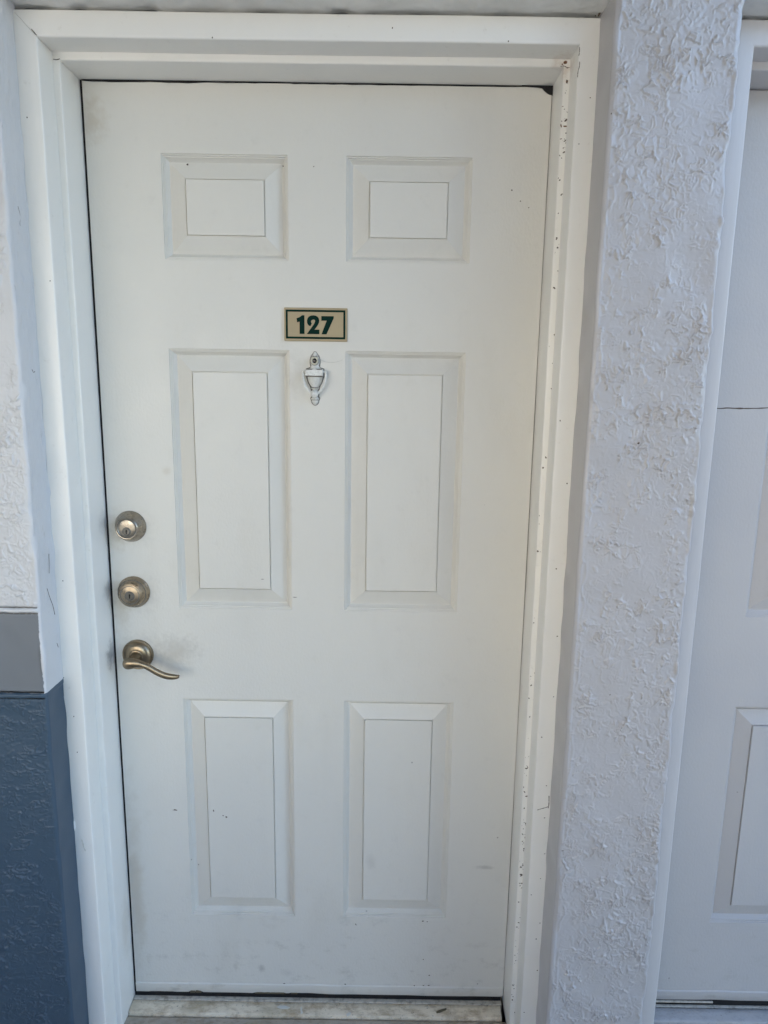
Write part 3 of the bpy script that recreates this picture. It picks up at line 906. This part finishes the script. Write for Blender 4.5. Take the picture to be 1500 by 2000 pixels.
# spider thread strung from the knocker to the panel moulding
sp = spline([(kx + 0.008, -0.006, 1.5330), (kx + 0.020, -0.006, 1.5265), (kx + 0.036, -0.004, 1.5250), (kx + 0.050, -0.002, 1.5280), (kx + 0.062, 0.002, 1.5335)], 24)
th_ = tube("spider_thread", sp, [0.00022] * len(sp), M['thread'], kn, seg=5)

# ------------------------------------------------------------------ number plate
np_ = box("number_plate", (0.3890, -0.0045, 1.5668), (0.5176, 0.0, 1.6328), M['plate'], door, bevel=0.0012)
np_["label"] = "tan plate with dark green border and the number 127"
Yp = -0.0045
def frame_print(name, x0, x1, z0, z1, t, parent):
    V = []
    for y in (Yp - 0.0006, Yp + 0.0003):
        V += [(x0, y, z0), (x1, y, z0), (x1, y, z1), (x0, y, z1), (x0 + t, y, z0 + t), (x1 - t, y, z0 + t), (x1 - t, y, z1 - t), (x0 + t, y, z1 - t)]
    F = []
    for k in range(4):
        a, b = k, (k + 1) % 4
        F += [(a, b, b + 4, a + 4), (a + 8, b + 8, b, a), (a + 4, b + 4, b + 12, a + 12)]
    return mesh(name, V, F, M['green'], parent)
frame_print("border", 0.3925, 0.5135, 1.5714, 1.6285, 0.0040, np_)
def dpt(px, py):   # plate drawing units to metres
    return (0.3890 + (px - 207) * 0.1286 / 1036, 1.6328 - (py - 180) * 0.0660 / 540)
ONE = [(505, 303), (541, 303), (541, 604), (461, 604), (461, 408), (420, 416), (412, 352), (455, 338)]
SEVEN = [(818, 312), (1020, 312), (1020, 345), (902, 605), (820, 605), (905, 386), (818, 386)]
TWO = [(578, 605), (786, 605), (786, 532), (705, 532), (738, 490), (764, 452), (780, 415), (783, 378), (773, 345), (752, 320), (720, 306), (685, 302), (648, 307), (616, 322), (594, 348), (583, 382), (584, 420), (594, 448),
       (616, 470), (640, 476), (662, 432), (650, 414), (650, 392), (664, 376), (690, 370), (712, 378), (716, 396), (706, 424), (684, 462), (650, 508)]
for nm, d in (("digit_one", ONE), ("digit_two", TWO), ("digit_seven", SEVEN)):
    prism("digit", [dpt(*q) for q in d], Yp - 0.0006, Yp + 0.0003, M['green'], np_)

# ------------------------------------------------------------------ grime
def specks(name, items, mat, parent, axis='y'):
    """little crusty blobs lying on a surface: items (x, y, z, rx, rz, tilt); axis = the surface normal"""
    V, F = [], []
    for (x, y, z, ru, rv, tilt) in items:
        k = random.randint(6, 9); b = len(V)
        c_, s_ = math.cos(tilt), math.sin(tilt)
        V.append((x, y - 0.00045, z) if axis == 'y' else (x - 0.00045, y, z))
        for i in range(k):
            a = 2 * math.pi * i / k
            q = 0.65 + 0.6 * random.random()
            u, v = ru * q * math.cos(a), rv * q * math.sin(a)
            u, v = u * c_ - v * s_, u * s_ + v * c_
            V.append((x + u, y - 0.00012, z + v) if axis == 'y' else (x - 0.00012, y + u, z + v))
        for i in range(k):
            F.append((b, b + 1 + i, b + 1 + (i + 1) % k))
    o = mesh(name, V, F, mat, parent)
    o["kind"] = "stuff"
    return o

it = [(0.2105, 0, 0.4985, .0016, .0028, .2), (0.2328, 0, 0.4856, .0018, .0016, 0), (0.2399, 0, 0.4818, .0020, .0024, .5), (0.2896, 0.001, 0.4546, .0036, .0012, 0), (0.1220, 0, 0.4983, .0050, .0016, -.3),
      (0.556, 0.006, 0.3634, .0018, .0018, 0), (0.2004, 0.0085, 1.9030, .0022, .0022, 0), (0.706, 0, 0.2120, .0030, .0018, 0), (0.717, 0, 0.2105, .0020, .0010, 0), (0.545, 0, 0.2000, .0014, .0030, .4),
      (0.570, 0.008, 0.2305, .0024, .0010, 0), (0.726, 0, 0.060, .0024, .0016, 0), (0.690, 0, 0.030, .0020, .0014, 0), (0.725, 0, 0.031, .0026, .0016, 0), (0.712, 0, 0.031, .0022, .0014, 0), (0.845, 0, 0.038, .0016, .0016, 0),
      (0.52, 0, 0.031, .0030, .0014, 0), (0.37, 0, 0.030, .0030, .0014, 0), (0.71, 0, 0.105, .0018, .0016, 0), (0.60, 0, 0.012, .0010, .0030, 0), (0.43, 0, 0.018, .0018, .0022, 0), (0.84, 0, 1.862, .0016, .0016, 0),
      (0.335, 0, 1.06, .0036, .0007, 0), (0.405, 0, 1.02, .0045, .0007, 0), (0.858, 0, 1.842, .0014, .0012, 0), (0.875, 0, 1.83, .0014, .0012, 0), (0.45, 0, 1.90, .0012, .0012, 0), (0.39, 0, 1.900, .0010, .0014, 0)]
specks("dirt_specks", it, M['speck'], door)

def jamb_specks():
    on_face, rust = [], []
    # ledge of the hinge-side jamb and its rounded corner
    clusters = [(2.01, .03, 10), (1.96, .02, 8), (1.905, .02, 7), (1.80, .07, 8), (1.74, .01, 5), (1.55, .05, 4), (1.35, .10, 5), (1.10, .10, 5), (0.86, .04, 6), (0.70, .05, 7), (0.60, .05, 8), (0.50, .03, 12), (0.43, .03, 9),
                (0.36, .03, 6), (0.27, .03, 6), (0.20, .02, 8), (0.13, .03, 6), (0.05, .04, 5)]
    for zc, sp_, n in clusters:
        for _ in range(n):
            z = random.gauss(zc, sp_)
            if not (0.0 < z < 2.045): continue
            x = 0.9105 + random.random() * 0.0105
            r = 0.0006 + 0.0016 * random.random() ** 2
            (rust if random.random() < 0.12 and z > 1.85 else on_face).append((x + 0.0015, Y_LEDGE - 0.0002, z, r * (0.6 + 0.6 * random.random()), r * (0.8 + 1.9 * random.random() ** 2), random.random() * 3))
    for z in (1.98, 1.905, 1.42, 1.30, 1.13, 0.99, 0.86, 0.77, 0.66, 0.585, 0.50, 0.44, 0.40, 0.33, 0.29, 0.21, 0.10):
        x = 0.928 + random.random() * 0.026
        on_face.append((x, Y_CASE - 0.0003, z, 0.0008 + 0.0011 * random.random(), 0.0008 + 0.0012 * random.random(), random.random() * 3))
    for (x, z) in ((-0.040, 1.935), (-0.020, 1.66), (-0.037, 1.09), (-0.035, 0.80), (-0.033, 0.72), (-0.050, 0.885), (0.29, 2.066), (0.60, 2.085), (0.80, 2.067)):
        on_face.append((x, Y_CASE - 0.0003, z, 0.0012, 0.0014, 0))
    rust += [(0.9125, Y_LEDGE - 0.0003, 2.058, 0.0034, 0.0026, 0.3), (0.9075, Y_LEDGE - 0.0003, 2.055, 0.0015, 0.0012, 0), (0.917, Y_LEDGE - 0.0003, 2.049, 0.0016, 0.0010, 0), (0.9115, Y_LEDGE - 0.0003, 1.953, 0.0016, 0.0034, 0.4)]
    specks("dirt_specks", on_face, M['speck'], f1)
    specks("rust_spots", rust, M['rust'], f1)
jamb_specks()

def hairline(name, ctrl, r, parent, mat=None):
    sp_ = spline(ctrl, 22)
    rr = [(r * (0.5 + 0.8 * random.random()), 0.0004) for _ in sp_]
    rr[0] = rr[-1] = (r * 0.3, 0.0003)
    return tube(name, sp_, rr, mat or M['speck'], parent, seg=6)
yc = Y_CASE - 0.0001
# split paint on the hinge-side casing, mitres and butt joints
hairline("crack", [(0.9310, yc, 0.6030), (0.9400, yc, 0.6062), (0.9500, yc, 0.6095), (0.9545, yc, 0.6120)], 0.0007, f1)
hairline("crack", [(0.9540, yc, 0.6075), (0.9550, yc, 0.6170), (0.9545, yc, 0.6300), (0.9540, yc, 0.6370)], 0.0009, f1)
hairline("crack", [(-0.0130, yc, 2.0655), (-0.0175, yc, 2.0705), (-0.0215, yc, 2.0755)], 0.0007, f1)
hairline("crack", [(-0.0120, Y_LEDGE - 0.0002, 2.0512), (-0.0060, Y_LEDGE - 0.0003, 2.0504), (0.0005, Y_LEDGE - 0.0002, 2.0520)], 0.0008, f1)
hairline("crack", [(0.9040, Y_LEDGE - 0.0002, 2.0515), (0.9105, Y_LEDGE - 0.0003, 2.0522), (0.9160, Y_LEDGE - 0.0003, 2.0500), (0.9215, Y_LEDGE - 0.0002, 2.0495)], 0.0006, f1)
hairline("crack", [(0.9232, yc, 2.060), (0.9235, yc, 2.052), (0.9228, yc, 2.046)], 0.0006, f1)
hairline("crack", [(0.9250, yc, 2.037), (0.9248, yc, 2.029), (0.9232, yc, 2.022), (0.9228, yc, 2.012)], 0.0006, f1)
# dry grass blade stuck on the strike-side casing
hairline("grass_blade", [(-0.0370, Y_CASE - 0.001, 0.518), (-0.0345, Y_CASE - 0.0012, 0.508), (-0.0330, Y_CASE - 0.0012, 0.498), (-0.0300, Y_CASE - 0.001, 0.489)], 0.0013, f1, M['flake'])
# tooled lines above and below the two plaster beads
for zc, m_ in ((1.0572, M['grime']), (1.0458, M['grime']), (0.8853, M['rubber']), (0.8722, M['rubber'])):
    pts_ = [(-0.2615 + 0.2055 * i / 60, Y_WALL + 0.0002, zc + 0.0005 * random.uniform(-1, 1)) for i in range(61)]
    tube("tooled_line", pts_, [(0.0009 + 0.0003 * random.random(), 0.0012) for _ in pts_], m_, left, seg=6)
# cracks in the pale reveal of the left wall (surface normal +x)
for pts_ in ([(-0.155, 1.150), (-0.157, 1.128), (-0.160, 1.112)], [(-0.172, 1.085), (-0.165, 1.066), (-0.155, 1.045), (-0.150, 1.025)], [(-0.165, 1.50), (-0.160, 1.495), (-0.155, 1.497)],
             [(-0.17, 1.78), (-0.165, 1.765), (-0.168, 1.75), (-0.16, 1.745)], [(-0.150, 0.965), (-0.146, 0.955)]):
    c3 = [(x_c + 0.0006, y, z) for y, z in pts_]
    sp_ = spline(c3, 14)
    tube("crack", sp_, [(0.0005, 0.0005)] * len(sp_), M['speck'], left, seg=6)
# insect dirt in the corner over the casing and on the plaster
specks("dirt_specks", [(0.952, Y_CASE - 0.004, 2.1085, .0022, .0042, -.6), (0.946, Y_CASE - 0.004, 2.1065, .0014, .0014, 0), (0.965, Y_WALL - 0.001, 1.93, .0012, .0016, 0), (0.972, Y_WALL - 0.001, 1.98, .0012, .0016, 0),
                       (1.055, Y_WALL - 0.002, 1.385, .0026, .0018, .5), (1.040, Y_WALL - 0.002, 0.90, .0016, .0012, .5), (0.97, Y_WALL - 0.001, 0.56, .0030, .0008, 0)], M['speck'], pil)

# paint flakes and litter on the threshold
def litter(name, outline, z, mat, label, cat):
    V = [(x, y, z + 0.0016) for x, y in outline] + [(x, y, z) for x, y in outline]
    n = len(outline)
    F = [tuple(range(n)), tuple(range(2 * n - 1, n - 1, -1))] + [(i, i + n, (i + 1) % n + n, (i + 1) % n) for i in range(n)]
    return tag(mesh(name, V, F, mat), label, cat)
litter("paint_flake", [(0.355, -0.028), (0.362, -0.024), (0.376, -0.025), (0.388, -0.029), (0.382, -0.033), (0.366, -0.033)], -0.0095, M['flake'], "long pale paint flake lying on the dirty threshold", "flake")
litter("paint_flake", [(0.413, -0.030), (0.416, -0.025), (0.418, -0.036), (0.421, -0.042), (0.416, -0.046)], -0.0098, M['flake'], "small upright pale paint flake on the threshold, in the middle", "flake")
litter("paint_flake", [(0.525, -0.044), (0.531, -0.039), (0.537, -0.040), (0.533, -0.047), (0.528, -0.050)], -0.0105, M['flake'], "small pale paint chip at the front edge of the threshold", "flake")
litter("dry_leaf", [(0.742, -0.034), (0.750, -0.029), (0.768, -0.023), (0.768, -0.027), (0.752, -0.035), (0.744, -0.037)], -0.0100, M['leaf'], "small dark dry leaf on the right of the threshold", "leaf")
